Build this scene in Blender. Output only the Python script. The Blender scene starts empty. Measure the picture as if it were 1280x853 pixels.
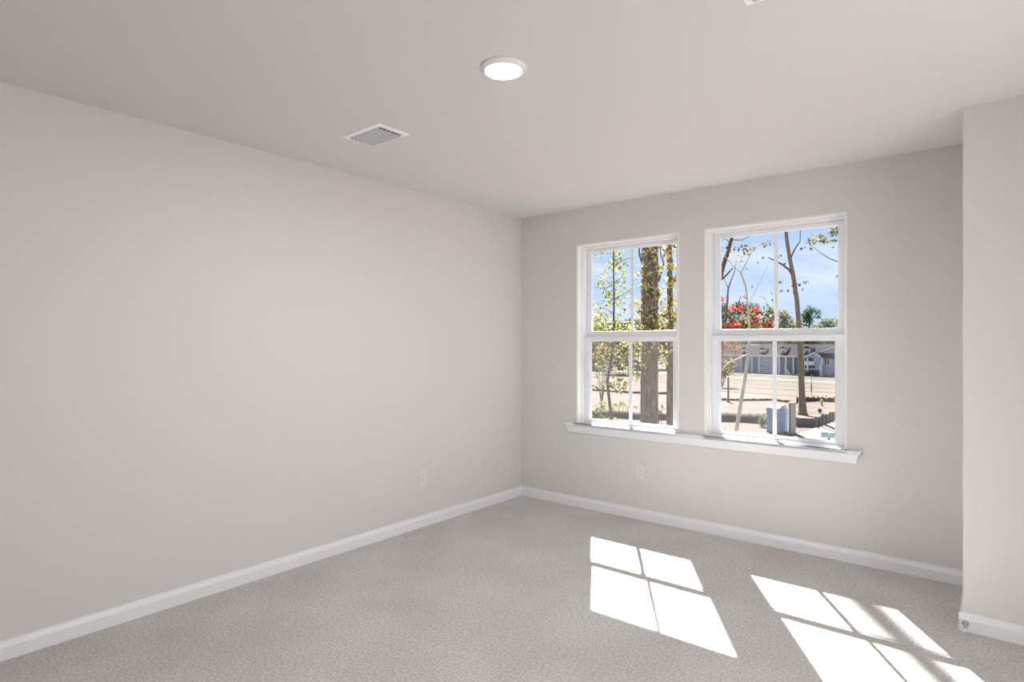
import bpy, math, random
from mathutils import Vector, Matrix
random.seed(7)
sc = bpy.context.scene
col = sc.collection

# ------------------------------------------------------------------ camera
F, YAW = 743.8, 0.684036
CAM = Vector((3.2551, -4.1233, 1.3349))
HZ = 430.1
FW = Vector((-math.sin(YAW), math.cos(YAW), 0)); RT = Vector((math.cos(YAW), math.sin(YAW), 0)); UP = Vector((0, 0, 1))
cd = bpy.data.cameras.new('camera'); cam = bpy.data.objects.new('camera', cd); col.objects.link(cam)
cam.location = CAM; cam.rotation_euler = (math.pi / 2, 0, YAW)
cd.sensor_width = 36; cd.lens = F / 1280 * 36; cd.shift_y = (HZ - 426.5) / 1280
cd.clip_start = 0.05; cd.clip_end = 900
sc.camera = cam

# ------------------------------------------------------------------ light
SUN_DIR = Vector((0.607, -1.0, -1.23)).normalized()
SUN_E = 40.0
SKY_K = 0.86
LAMP_E = 345.0
FILL_W = 45.0
sd = bpy.data.lights.new('sun', 'SUN'); sd.energy = SUN_E; sd.angle = 0.0093; sd.color = (1, 0.982, 0.95)
sun = bpy.data.objects.new('sun', sd); col.objects.link(sun)
sun.rotation_euler = SUN_DIR.to_track_quat('-Z', 'Y').to_euler(); sun.location = (-10, 20, 30)
ad = bpy.data.lights.new('fill_light', 'AREA'); ad.shape = 'RECTANGLE'; ad.size = 2.4; ad.size_y = 1.4  # added fill light with no visible source, tilted up towards the ceiling
ad.energy = FILL_W; ad.color = (1.0, 0.995, 0.985)
fill_light = bpy.data.objects.new('fill_light', ad); col.objects.link(fill_light)
fill_light.location = (5.0, -3.0, .85); fill_light.rotation_euler = (math.radians(90 + 24), 0, math.radians(90))

w = bpy.data.worlds.new('sky'); sc.world = w; w.use_nodes = True
nt = w.node_tree; nt.nodes.clear()
def nn(t, **k):
    n = nt.nodes.new(t)
    for a, b in k.items(): setattr(n, a, b)
    return n
tc = nn('ShaderNodeTexCoord'); sep = nn('ShaderNodeSeparateXYZ'); nt.links.new(tc.outputs['Generated'], sep.inputs[0])
ramp = nn('ShaderNodeValToRGB'); nt.links.new(sep.outputs['Z'], ramp.inputs[0])
e = ramp.color_ramp.elements
e[0].position = 0.0; e[0].color = (0.63, 0.77, 0.99, 1)
e[1].position = 1.0; e[1].color = (0.16, 0.30, 0.66, 1)
k = ramp.color_ramp.elements.new(0.2); k.color = (0.46, 0.64, 0.98, 1)
mp = nn('ShaderNodeMapping'); mp.inputs['Scale'].default_value = (2.2, 2.2, 9.0); nt.links.new(tc.outputs['Generated'], mp.inputs[0])
nz = nn('ShaderNodeTexNoise'); nz.inputs['Scale'].default_value = 2.6; nz.inputs['Detail'].default_value = 6; nt.links.new(mp.outputs[0], nz.inputs[0])
cr = nn('ShaderNodeValToRGB'); cr.color_ramp.elements[0].position = 0.46; cr.color_ramp.elements[1].position = 0.70; nt.links.new(nz.outputs['Fac'], cr.inputs[0])
mx = nn('ShaderNodeMixRGB'); mx.inputs[2].default_value = (0.82, 0.89, 1.0, 1); nt.links.new(cr.outputs[0], mx.inputs[0]); nt.links.new(ramp.outputs[0], mx.inputs[1])
bg = nn('ShaderNodeBackground'); bg.inputs[1].default_value = SKY_K; nt.links.new(mx.outputs[0], bg.inputs[0])
ow = nn('ShaderNodeOutputWorld'); nt.links.new(bg.outputs[0], ow.inputs[0])

vs = sc.view_settings
sc.display_settings.display_device = 'sRGB'
vs.view_transform = 'Standard'; vs.look = 'None'; vs.gamma = 1.0; vs.exposure = 0.34; vs.use_curve_mapping = False
sc.cycles.use_denoising = True
sc.cycles.max_bounces = 16; sc.cycles.diffuse_bounces = 10; sc.cycles.transparent_max_bounces = 24

# ------------------------------------------------------------------ helpers
G = -6.0                                             # outdoor ground level, the room is two storeys up
def ray(px, py): return FW + RT * ((px - 640) / F) + UP * ((HZ - py) / F)
def W(px, py, d): return CAM + ray(px, py) * d       # a point at distance d along the view axis
def gnd(px, py, z=G):
    r = ray(px, py); return CAM + r * ((z - CAM.z) / r.z)
def gat(px, d, z=G):                                 # ground point below image column px at distance d
    p = CAM + (FW + RT * ((px - 640) / F)) * d; p.z = z; return p

class MB:
    def __init__(s): s.v = []; s.f = []; s.m = []; s.sm = []
    def add(s, vs_, fs, mi=0, smooth=False):
        o = len(s.v); s.v += [tuple(p) for p in vs_]
        for f in fs: s.f.append(tuple(i + o for i in f)); s.m.append(mi); s.sm.append(smooth)
        return s
    def box(s, a, b, mi=0, M=None):
        x0, y0, z0 = a; x1, y1, z1 = b
        if x0 > x1: x0, x1 = x1, x0
        if y0 > y1: y0, y1 = y1, y0
        if z0 > z1: z0, z1 = z1, z0
        v = [Vector(p) for p in ((x0, y0, z0), (x1, y0, z0), (x1, y1, z0), (x0, y1, z0), (x0, y0, z1), (x1, y0, z1), (x1, y1, z1), (x0, y1, z1))]
        if M: v = [M @ p for p in v]
        return s.add(v, [(0, 3, 2, 1), (4, 5, 6, 7), (0, 1, 5, 4), (1, 2, 6, 5), (2, 3, 7, 6), (3, 0, 4, 7)], mi)
    def prism(s, prof, o, ax, ay, along, mi=0, smooth=False):   # profile of (a, b) pairs swept along a vector
        o, ax, ay, along = Vector(o), Vector(ax), Vector(ay), Vector(along)
        n = len(prof); v = [o + ax * a + ay * b for a, b in prof]; v += [p + along for p in v]
        fs = [(i, (i + 1) % n, n + (i + 1) % n, n + i) for i in range(n)]
        s.add(v, fs, mi, smooth); s.add(v, [tuple(range(n - 1, -1, -1)), tuple(range(n, 2 * n))], mi); return s
    def tube(s, pts, rad, n=8, mi=0, cap=True):
        pts = [Vector(p) for p in pts]
        if not isinstance(rad, (list, tuple)): rad = [rad] * len(pts)
        v = []; prev = None
        for i, p in enumerate(pts):
            t = (pts[min(i + 1, len(pts) - 1)] - pts[max(i - 1, 0)]).normalized()
            if prev is None: a = t.orthogonal().normalized()
            else: a = (prev - t * prev.dot(t)).normalized()
            prev = a; b = t.cross(a)
            for k in range(n):
                q = 2 * math.pi * k / n; v.append(p + (a * math.cos(q) + b * math.sin(q)) * rad[i])
        fs = []
        for i in range(len(pts) - 1):
            for k in range(n): fs.append((i * n + k, i * n + (k + 1) % n, (i + 1) * n + (k + 1) % n, (i + 1) * n + k))
        s.add(v, fs, mi, True)
        if cap: s.add(v, [tuple(range(n - 1, -1, -1)), tuple(range((len(pts) - 1) * n, len(pts) * n))], mi)
        return s
    def lathe(s, prof, c=(0, 0, 0), n=32, mi=0, M=None, smooth=True):   # prof (r, z)
        v = []; c = Vector(c)
        for r, z in prof:
            for k in range(n):
                q = 2 * math.pi * k / n; p = Vector((r * math.cos(q), r * math.sin(q), z)); p = (M @ p if M else p) + c; v.append(p)
        fs = []
        for i in range(len(prof) - 1):
            for k in range(n): fs.append((i * n + k, i * n + (k + 1) % n, (i + 1) * n + (k + 1) % n, (i + 1) * n + k))
        s.add(v, fs, mi, smooth)
        s.add(v, [tuple(range(n - 1, -1, -1)), tuple(range((len(prof) - 1) * n, len(prof) * n))], mi); return s
    def leaf(s, c, size, mi=0, rng=random):
        a = Vector((rng.gauss(0, 1), rng.gauss(0, 1), rng.gauss(0, 1))).normalized(); b = a.orthogonal().normalized()
        b = Matrix.Rotation(rng.uniform(0, 6.28), 3, a) @ b; n = a.cross(b)
        L = size * rng.uniform(.6, 1.3); wd = L * rng.uniform(.25, .42)
        s.add([c - a * L * .5, c + b * wd + n * L * .08, c + a * L * .5, c - b * wd + n * L * .08], [(0, 1, 2, 3)], mi)
    def leaves(s, c, rad, n, size, mis=(0,), rng=random):
        for _ in range(n):
            d = Vector((rng.gauss(0, 1), rng.gauss(0, 1), rng.gauss(0, 1))).normalized() * (rng.random() ** .45)
            s.leaf(Vector(c) + Vector((d.x * rad[0], d.y * rad[1], d.z * rad[2])), size, rng.choice(mis), rng)

def tag(o, label=None, cat=None, group=None, kind=None):
    if label: o['label'] = label
    if cat: o['category'] = cat
    if group: o['group'] = group
    if kind: o['kind'] = kind
    return o
def build(name, mb, mats, parent=None, bevel=0, loc=None):
    me = bpy.data.meshes.new(name); 
    vv = mb.v if loc is None else [tuple(Vector(p) - Vector(loc)) for p in mb.v]
    me.from_pydata(vv, [], mb.f)
    if not isinstance(mats, (list, tuple)): mats = [mats]
    for m in mats: me.materials.append(m)
    for p, mi, sm in zip(me.polygons, mb.m, mb.sm): p.material_index = mi; p.use_smooth = sm
    me.update()
    o = bpy.data.objects.new(name, me); col.objects.link(o)
    if loc is not None: o.location = loc
    if parent: o.parent = parent
    if bevel:
        b = o.modifiers.new('bevel', 'BEVEL'); b.width = bevel; b.segments = 2; b.limit_method = 'ANGLE'
    return o
def empty(name, loc=(0, 0, 0), rz=0):
    o = bpy.data.objects.new(name, None); col.objects.link(o); o.location = loc; o.rotation_euler = (0, 0, rz); o.empty_display_size = .1
    return o
def local(mb, root):                                 # world coordinates to the frame of an unrotated or rotated root
    M = Matrix.Translation(root.location) @ root.rotation_euler.to_matrix().to_4x4(); I = M.inverted()
    mb.v = [tuple(I @ Vector(p)) for p in mb.v]; return mb

# ------------------------------------------------------------------ materials
def mat(name, c, rough=.6, spec=.3, noise=None, bump=0, bscale=200, metal=0, stretch=None):
    m = bpy.data.materials.new(name); m.use_nodes = True; t = m.node_tree; b = t.nodes['Principled BSDF']
    b.inputs['Base Color'].default_value = (*c, 1); b.inputs['Roughness'].default_value = rough
    b.inputs['Specular IOR Level'].default_value = spec; b.inputs['Metallic'].default_value = metal
    co = t.nodes.new('ShaderNodeTexCoord'); src = co.outputs['Object']
    if stretch:
        mm = t.nodes.new('ShaderNodeMapping'); mm.inputs['Scale'].default_value = stretch; t.links.new(src, mm.inputs[0]); src = mm.outputs[0]
    if noise:                                        # (scale, second colour)
        n = t.nodes.new('ShaderNodeTexNoise'); n.inputs['Scale'].default_value = noise[0]; n.inputs['Detail'].default_value = 5
        t.links.new(src, n.inputs[0])
        r = t.nodes.new('ShaderNodeValToRGB'); r.color_ramp.elements[0].position = .35; r.color_ramp.elements[1].position = .65
        r.color_ramp.elements[0].color = (*c, 1); r.color_ramp.elements[1].color = (*noise[1], 1)
        t.links.new(n.outputs['Fac'], r.inputs[0]); t.links.new(r.outputs[0], b.inputs['Base Color'])
    if bump:
        n = t.nodes.new('ShaderNodeTexNoise'); n.inputs['Scale'].default_value = bscale; n.inputs['Detail'].default_value = 3
        t.links.new(src, n.inputs[0])
        k = t.nodes.new('ShaderNodeBump'); k.inputs['Strength'].default_value = bump; k.inputs['Distance'].default_value = .01
        t.links.new(n.outputs['Fac'], k.inputs['Height']); t.links.new(k.outputs[0], b.inputs['Normal'])
    return m
def leafmat(name, c, c2=None, tr=.45):
    m = bpy.data.materials.new(name); m.use_nodes = True; t = m.node_tree; t.nodes.clear()
    o = t.nodes.new('ShaderNodeOutputMaterial'); d = t.nodes.new('ShaderNodeBsdfDiffuse'); r = t.nodes.new('ShaderNodeBsdfTranslucent')
    x = t.nodes.new('ShaderNodeMixShader'); x.inputs[0].default_value = tr
    g = t.nodes.new('ShaderNodeTexNoise'); g.inputs['Scale'].default_value = 3.0
    q = t.nodes.new('ShaderNodeTexCoord'); t.links.new(q.outputs['Object'], g.inputs[0])
    y = t.nodes.new('ShaderNodeMixRGB'); y.inputs[1].default_value = (*c, 1); y.inputs[2].default_value = (*(c2 or [v * .7 for v in c]), 1)
    t.links.new(g.outputs['Fac'], y.inputs[0])
    t.links.new(y.outputs[0], d.inputs[0]); t.links.new(y.outputs[0], r.inputs[0])
    t.links.new(d.outputs[0], x.inputs[1]); t.links.new(r.outputs[0], x.inputs[2]); t.links.new(x.outputs[0], o.inputs[0])
    return m
M = {}
M['wall'] = mat('greige wall paint', (.632, .619, .602), .75, .2, bump=.03, bscale=260)
M['ceiling'] = mat('ceiling paint', (.65, .638, .622), .85, .1, bump=.03, bscale=220)
M['trim'] = mat('white semi-gloss trim', (.755, .77, .795), .35, .4)
M['liner'] = mat('white jamb paint', (.80, .785, .755), .5, .3)
M['vinyl'] = mat('white vinyl', (.745, .757, .785), .35, .4)
M['plastic'] = mat('white plate plastic', (.68, .66, .63), .4, .4)
M['slot'] = mat('dark slot', (.12, .115, .11), .7)
M['vent'] = mat('white enamel', (.88, .88, .88), .4, .4)
M['louvre'] = mat('grey enamel louvre', (.58, .58, .60), .45, .4)
M['duct'] = mat('dark duct', (.05, .05, .05), .8)
M['nickel'] = mat('satin nickel', (.42, .41, .40), .35, .5, metal=1)
M['rubber'] = mat('white rubber', (.80, .79, .76), .6)
M['lamp_trim'] = mat('lamp trim', (.74, .735, .72), .5)
def carpet_mat():
    m = bpy.data.materials.new('cut pile carpet'); m.use_nodes = True; t = m.node_tree; b = t.nodes['Principled BSDF']
    b.inputs['Roughness'].default_value = .95; b.inputs['Specular IOR Level'].default_value = .05
    co = t.nodes.new('ShaderNodeTexCoord')
    def noise(scale, det): 
        n = t.nodes.new('ShaderNodeTexNoise'); n.inputs['Scale'].default_value = scale; n.inputs['Detail'].default_value = det
        t.links.new(co.outputs['Object'], n.inputs[0]); return n
    a, f, l = noise(95, 6), noise(300, 3), noise(2.2, 3)
    r1 = t.nodes.new('ShaderNodeValToRGB'); r1.color_ramp.elements[0].position = .32; r1.color_ramp.elements[1].position = .68
    r1.color_ramp.elements[0].color = (.575, .552, .530, 1); r1.color_ramp.elements[1].color = (.90, .88, .86, 1)
    t.links.new(a.outputs['Fac'], r1.inputs[0])
    r2 = t.nodes.new('ShaderNodeValToRGB'); r2.color_ramp.elements[0].position = .35; r2.color_ramp.elements[1].position = .65
    r2.color_ramp.elements[0].color = (.90, .885, .87, 1); r2.color_ramp.elements[1].color = (1, 1, 1, 1)
    t.links.new(l.outputs['Fac'], r2.inputs[0])
    x = t.nodes.new('ShaderNodeMixRGB'); x.blend_type = 'MULTIPLY'; x.inputs[0].default_value = 1
    t.links.new(r1.outputs[0], x.inputs[1]); t.links.new(r2.outputs[0], x.inputs[2]); t.links.new(x.outputs[0], b.inputs['Base Color'])
    ad_ = t.nodes.new('ShaderNodeMath'); ad_.operation = 'ADD'; t.links.new(a.outputs['Fac'], ad_.inputs[0]); t.links.new(f.outputs['Fac'], ad_.inputs[1])
    k = t.nodes.new('ShaderNodeBump'); k.inputs['Strength'].default_value = .9; k.inputs['Distance'].default_value = .010
    t.links.new(ad_.outputs[0], k.inputs['Height']); t.links.new(k.outputs[0], b.inputs['Normal'])
    return m
M['carpet'] = carpet_mat()
def glass_mat():
    m = bpy.data.materials.new('window glass'); m.use_nodes = True; t = m.node_tree; t.nodes.clear()
    o = t.nodes.new('ShaderNodeOutputMaterial'); a = t.nodes.new('ShaderNodeBsdfTransparent'); g = t.nodes.new('ShaderNodeBsdfGlossy')
    a.inputs[0].default_value = (.96, .97, .97, 1); g.inputs['Roughness'].default_value = .02
    x = t.nodes.new('ShaderNodeMixShader'); lw = t.nodes.new('ShaderNodeLayerWeight'); lw.inputs[0].default_value = .5
    pw = t.nodes.new('ShaderNodeMath'); pw.operation = 'POWER'; pw.inputs[1].default_value = 5; t.links.new(lw.outputs['Facing'], pw.inputs[0])
    fr = t.nodes.new('ShaderNodeMath'); fr.operation = 'MULTIPLY_ADD'; fr.inputs[1].default_value = .4; fr.inputs[2].default_value = .0003; t.links.new(pw.outputs[0], fr.inputs[0])
    t.links.new(fr.outputs[0], x.inputs[0]); t.links.new(a.outputs[0], x.inputs[1]); t.links.new(g.outputs[0], x.inputs[2]); t.links.new(x.outputs[0], o.inputs[0])
    return m
M['glass'] = glass_mat()
def screen_mat():
    m = bpy.data.materials.new('insect mesh'); m.use_nodes = True; t = m.node_tree; t.nodes.clear()
    o = t.nodes.new('ShaderNodeOutputMaterial'); a = t.nodes.new('ShaderNodeBsdfTransparent'); d = t.nodes.new('ShaderNodeBsdfDiffuse'); r = t.nodes.new('ShaderNodeBsdfTranslucent')
    d.inputs[0].default_value = (.10, .098, .095, 1); r.inputs[0].default_value = (.085, .080, .075, 1)
    y = t.nodes.new('ShaderNodeMixShader'); y.inputs[0].default_value = .5; t.links.new(d.outputs[0], y.inputs[1]); t.links.new(r.outputs[0], y.inputs[2])
    x = t.nodes.new('ShaderNodeMixShader'); x.inputs[0].default_value = .27; t.links.new(a.outputs[0], x.inputs[1]); t.links.new(y.outputs[0], x.inputs[2]); t.links.new(x.outputs[0], o.inputs[0])
    return m
M['screen'] = screen_mat()
lm = bpy.data.materials.new('lit diffuser'); lm.use_nodes = True; lb = lm.node_tree.nodes['Principled BSDF']
lb.inputs['Base Color'].default_value = (.9, .9, .88, 1); lb.inputs['Emission Color'].default_value = (1.0, .995, .98, 1); lb.inputs['Emission Strength'].default_value = LAMP_E
M['lamp'] = lm

# ------------------------------------------------------------------ room shell
H = 2.44; RX = 3.95; RY = -4.85; T = .16
JX, JY = 3.131, -.639
Z0, Z1 = .682, 2.147
WIN = [(.576, 1.460), (1.648, 2.542)]
def struct(name, mb, m, bevel=0): return tag(build(name, mb, m, bevel=bevel), kind='structure')
HY0, HY1, HX = -4.2, -1.3, 5.3                       # unseen opening, added in the right wall to let the fill light in
struct('floor', MB().box((-T, RY - .12, -.2), (HX + .1, T, 0)), M['carpet'])
struct('ceiling', MB().box((-T, RY - .12, H), (HX + .1, T, H + .2)), M['ceiling'])
struct('wall_left', MB().box((-T, RY - .12, 0), (0, T, H)), M['wall'])
b_ = MB(); xs = [0, WIN[0][0], WIN[0][1], WIN[1][0], WIN[1][1], RX]
for i in range(5):
    if i in (1, 3): b_.box((xs[i], 0, 0), (xs[i + 1], T, Z0)); b_.box((xs[i], 0, Z1), (xs[i + 1], T, H))
    else: b_.box((xs[i], 0, 0), (xs[i + 1], T, H))
struct('wall_back', b_, M['wall'])
struct('wall_right', MB().box((RX, RY, 0), (RX + T, HY0, H)).box((RX, HY1, 0), (RX + T, T, H)).box((RX, HY0, 2.1), (RX + T, HY1, H)), M['wall'])
struct('wall_closet', MB().box((JX, JY, 0), (RX, -.001, H)), M['wall'])
struct('wall_rear', MB().box((0, RY - .12, 0), (HX, RY, H)), M['wall'])
struct('wall_added_hall', MB().box((HX, RY - .12, 0), (HX + .1, T, H)).box((RX + T, -.6, 0), (HX, -.5, H)), M['wall'])  # unseen walls added around the fill light

BH, BT = .083, .015
prof = [(0, 0), (BT, 0), (BT, BH * .66), (BT * .72, BH * .80), (BT * .42, BH * .88), (BT * .36, BH), (0, BH)]
struct('baseboard_left', MB().prism(prof, (0, RY, 0), (1, 0, 0), (0, 0, 1), (0, -RY, 0)), M['trim'])
struct('baseboard_back', MB().prism(prof, (0, 0, 0), (0, -1, 0), (0, 0, 1), (JX, 0, 0)), M['trim'])
mb = MB().prism(prof, (JX - BT, JY, 0), (0, -1, 0), (0, 0, 1), (RX - JX + BT, 0, 0)).prism(prof, (JX, JY - BT * .36, 0), (-1, 0, 0), (0, 0, 1), (0, -JY - .012, 0))
struct('baseboard_closet', mb, M['trim'])
struct('baseboard_right', MB().prism(prof, (RX, HY1, 0), (-1, 0, 0), (0, 0, 1), (0, JY - HY1, 0)), M['trim'])

# stool and apron under both windows
st = MB(); SZ = .686
st.prism([(.056, -.018), (.056, 0), (-.030, 0), (-.036, -.004), (-.038, -.010), (-.035, -.016), (-.030, -.018)], (WIN[0][0] + .001, 0, SZ), (0, 1, 0), (0, 0, 1), (WIN[0][1] - WIN[0][0] - .002, 0, 0))
st.prism([(.056, -.018), (.056, 0), (-.030, 0), (-.036, -.004), (-.038, -.010), (-.035, -.016), (-.030, -.018)], (WIN[1][0] + .001, 0, SZ), (0, 1, 0), (0, 0, 1), (WIN[1][1] - WIN[1][0] - .002, 0, 0))
st.prism([(-.0005, -.018), (-.0005, 0), (-.030, 0), (-.036, -.004), (-.038, -.010), (-.035, -.016), (-.030, -.018)], (.474, 0, SZ), (0, 1, 0), (0, 0, 1), (2.624 - .474, 0, 0))
trim1 = struct('trim_1', st, M['trim'])
ap = MB(); a0, a1 = .486, 2.612; zt, zb = SZ - .0185, .607
ap.add([(a0, -.0005, zt), (a1, -.0005, zt), (a1, -.032, zt), (a0, -.032, zt), (a0 + .018, -.0005, zb), (a1 - .018, -.0005, zb), (a1 - .018, -.014, zb), (a0 + .018, -.014, zb)],
       [(0, 3, 2, 1), (4, 5, 6, 7), (3, 7, 6, 2), (0, 1, 5, 4), (0, 4, 7, 3), (1, 2, 6, 5)])
build('apron', ap, M['trim'], trim1, bevel=.003)

# double-hung windows
def ring(mb, x0, x1, z0, z1, y0, y1, l, r, b, t):
    mb.box((x0, y0, z0), (x0 + l, y1, z1)); mb.box((x1 - r, y0, z0), (x1, y1, z1))
    mb.box((x0 + l, y0, z0), (x1 - r, y1, z0 + b)); mb.box((x0 + l, y0, z1 - t), (x1 - r, y1, z1)); return mb
def window(name, x0, x1):
    root = tag(empty(name, (x0, 0, Z0)), kind='structure')
    L = lambda m: local(m, root)
    j = MB(); q = .012
    j.box((x0, -.002, SZ), (x0 + q, .056, Z1)); j.box((x1 - q, -.002, SZ), (x1, .056, Z1)); j.box((x0 + q, -.002, Z1 - q), (x1 - q, .056, Z1))
    build('jamb', L(j), M['liner'], root, bevel=.0015)
    build('frame', L(ring(MB(), x0, x1, Z0, Z1, .056, T, .025, .025, .012, .026)), M['vinyl'], root, bevel=.0015)
    a, b = x0 + .026, x1 - .026
    # upper sash, set further out
    us = build('upper_sash', L(ring(MB(), a, b, 1.388, Z1 - .027, .116, .148, .045, .045, .050, .029)), M['vinyl'], root, bevel=.002)
    build('pane', L(MB().box((a + .044, .130, 1.436), (b - .044, .1335, Z1 - .055))), M['glass'], us)
    c = (x0 + x1) / 2
    build('grille', L(MB().box((c - .0115, .127, 1.437), (c + .0115, .137, Z1 - .055))), M['vinyl'], us)
    ls = build('lower_sash', L(ring(MB(), a, b, Z0 + .013, 1.393, .080, .113, .050, .050, .018, .034)), M['vinyl'], root, bevel=.002)
    bead = ring(MB(), a + .0495, b - .0495, Z0 + .0305, 1.3595, .088, .106, .008, .008, .006, .006)
    build('glazing_bead', L(bead), M['vinyl'], ls)
    build('pane', L(MB().box((a + .056, .096, .718), (b - .056, .0995, 1.354))), M['glass'], ls)
    build('grille', L(MB().box((c - .0125, .093, .718), (c + .0125, .103, 1.354))), M['vinyl'], ls)
    sf = build('screen_frame', L(ring(MB(), a, b, Z0 + .013, 1.386, .150, .158, .018, .018, .014, .014)), M['vinyl'], root)
    build('insect_screen', L(MB().add([(a + .017, .154, .70), (b - .017, .154, .70), (b - .017, .154, 1.374), (a + .017, .154, 1.374)], [(0, 1, 2, 3)])), M['screen'], sf)
window('window_1', *WIN[0]); window('window_2', *WIN[1])

# ------------------------------------------------------------------ small things of the room
lc = (1.727, -2.303)
lr = tag(empty('ceiling_light', (lc[0], lc[1], H)), 'round white flush disc light, lit, on the ceiling', 'light')
build('lamp_trim', MB().lathe([(.0, 0), (.093, 0), (.0935, -.004), (.090, -.008), (.079, -.0165), (.074, -.018), (.072, -.0165), (.0715, -.010)], n=64), M['lamp_trim'], lr)
build('diffuser', MB().lathe([(.0712, -.011), (.0712, -.0155), (.06, -.0168), (.03, -.0175), (.001, -.0177)], n=64), M['lamp'], lr)

def register(x0, y0, x1, y1, label, flange=.027):
    cx, cy = (x0 + x1) / 2, (y0 + y1) / 2
    r = tag(empty('ceiling_vent', (cx, cy, H)), label, 'vent')
    hx, hy = (x1 - x0) / 2, (y1 - y0) / 2; f = MB()
    o = [(-hx, -hy), (hx, -hy), (hx, hy), (-hx, hy)]; i = [(-hx + flange, -hy + flange), (hx - flange, -hy + flange), (hx - flange, hy - flange), (-hx + flange, hy - flange)]
    v = [(p[0], p[1], -.0005) for p in o] + [(p[0] * .985, p[1] * .985, -.005) for p in o] + [(p[0], p[1], -.007) for p in i] + [(p[0], p[1], -.0005) for p in i]
    fs = []
    for k in range(4):
        q = (k + 1) % 4; fs += [(k, q, 4 + q, 4 + k), (4 + k, 4 + q, 8 + q, 8 + k), (8 + k, 8 + q, 12 + q, 12 + k)]
    build('flange', f.add(v, fs), M['vent'], r)
    build('duct', MB().box((i[0][0], i[0][1], -.0012), (i[2][0], i[2][1], -.0004)), M['duct'], r)
    n = 6; step = (hy - flange) * 2 / n
    for k in range(n):
        yy = -hy + flange + step * (k + .5); L = hx - flange - .004
        pr = []
        for t in range(6):                           # a curved blade
            a = t / 5; pr.append((-step * .40 + a * step * .74, -.004 - .013 * math.sin(a * math.pi * .5)))
        pr2 = [(p[0], p[1] - .0012) for p in reversed(pr)]
        build('louvre', MB().prism(pr + pr2, (-L, yy, 0), (0, 1, 0), (0, 0, 1), (2 * L, 0, 0)), M['louvre'], r)
register(.553, -2.243, .858, -2.037, 'white louvred air vent on the ceiling, wholly in view left of the disc light')
register(2.623, -2.343, 2.928, -2.138, 'white air vent cut off by the top edge, only its corner in view')

def outlet(loc, rz, label):
    r = tag(empty('wall_outlet', loc, rz), label, 'outlet')
    build('cover_plate', MB().box((-.036, -.006, -.058), (.036, -.0003, .058)), M['plastic'], r, bevel=.003)
    for s in (-1, 1):
        f = build('receptacle', MB().prism([(math.cos(a) * .0165, max(-.0125, min(.0125, math.sin(a) * .0165))) for a in [2 * math.pi * k / 24 for k in range(24)]], (0, -.0058, s * .0195), (1, 0, 0), (0, 0, 1), (0, -.002, 0)), M['plastic'], r)
        sl = MB()
        for q in (-.0062, .0062): sl.box((q - .0011, -.0084, s * .0195 - .001), (q + .0011, -.0076, s * .0195 + .007))
        sl.lathe([(.0001, 0), (.0022, 0), (.0022, .0008), (.0001, .0008)], (0, -.0084, s * .0195 - .0065), 10, M=Matrix.Rotation(math.radians(-90), 3, 'X'))
        build('slot', sl, M['slot'], f)
    build('screw', MB().lathe([(.0001, 0), (.003, 0), (.003, .001), (.0001, .001)], (0, -.0070, 0), 12, M=Matrix.Rotation(math.radians(-90), 3, 'X')), M['plastic'], r)
outlet((0, -1.166, .356), math.radians(90), 'white outlet plate low on the long blank left wall')
outlet((1.154, 0, .356), 0, 'white outlet plate on the wall below the two windows')

dr = tag(empty('door_stop', (3.141, JY - BT, .038)), 'small metal door stop with white tip on the baseboard of the right wall corner', 'door stop')
RX90 = Matrix.Rotation(math.radians(90 + 9), 3, 'X')
build('base_plate', MB().lathe([(.0001, -.002), (.013, -.002), (.013, .002), (.009, .006), (.0055, .008), (.0001, .008)], n=24, M=RX90), M['nickel'], dr)
sp = []
for k in range(160):
    a = k / 160 * 14 * 2 * math.pi; p = RX90 @ Vector((.0045 * math.cos(a), .0045 * math.sin(a), .007 + k / 160 * .05)); sp.append(p)
build('spring', MB().tube(sp, .0016, 6), M['nickel'], dr)
build('rubber_tip', MB().lathe([(.0001, .056), (.006, .056), (.0068, .060), (.0065, .069), (.004, .072), (.0001, .0725)], n=20, M=RX90), M['rubber'], dr)

# ================================================================== outdoors
M['dirt'] = mat('sandy dirt', (0.106, 0.083, 0.071), .95, .05, noise=(.16, (0.078, 0.060, 0.051)), stretch=(.35, 1.6, 1))
M['lawn'] = mat('dry lawn', (0.060, 0.053, 0.038), .95, .05, noise=(.5, (0.084, 0.071, 0.056)), stretch=(.2, 1.2, 1))
M['weeds'] = mat('brown weeds', (.062, .055, .038), .95, .05, noise=(.7, (.105, .092, .068)), stretch=(.15, 1, 1))
M['concrete'] = mat('pale concrete', (0.160, 0.150, 0.139), .9, .1, noise=(.8, (0.145, 0.136, 0.126)))
M['asphalt'] = mat('worn road', (0.166, 0.152, 0.138), .9, .1, noise=(.4, (0.143, 0.131, 0.12)))
M['berm'] = mat('bare earth', (0.048, 0.040, 0.034), .95, .05, noise=(.9, (0.064, 0.054, 0.046)))
M['siltcloth'] = mat('black silt cloth', (.05, .045, .04), .8, .1, noise=(1.2, (.09, .075, .065)))
M['bark'] = mat('grey brown bark', (.145, .108, .077), .95, .05, noise=(20, (.30, .235, .17)), bump=.8, bscale=22, stretch=(1, 1, .16))
M['bark_dark'] = mat('dark bark', (.085, .066, .055), .95, .05, noise=(14, (.20, .155, .12)), bump=.8, bscale=20, stretch=(1, 1, .16))
M['bark_pale'] = mat('pale bark', (.60, .53, .42), .95, .05, noise=(5, (.46, .395, .31)))
M['twig'] = mat('dark twig', (.10, .085, .075), .95, .05)
M['yl'] = leafmat('yellow green leaf', (0.21, 0.19, 0.035), (0.15, 0.165, 0.045))
M['yl2'] = leafmat('pale yellow leaf', (0.31, 0.26, 0.11), (0.275, 0.25, 0.12))
M['vn'] = leafmat('cream yellow vine leaf', (.72, .62, .30), (.62, .55, .26), .12)
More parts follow.
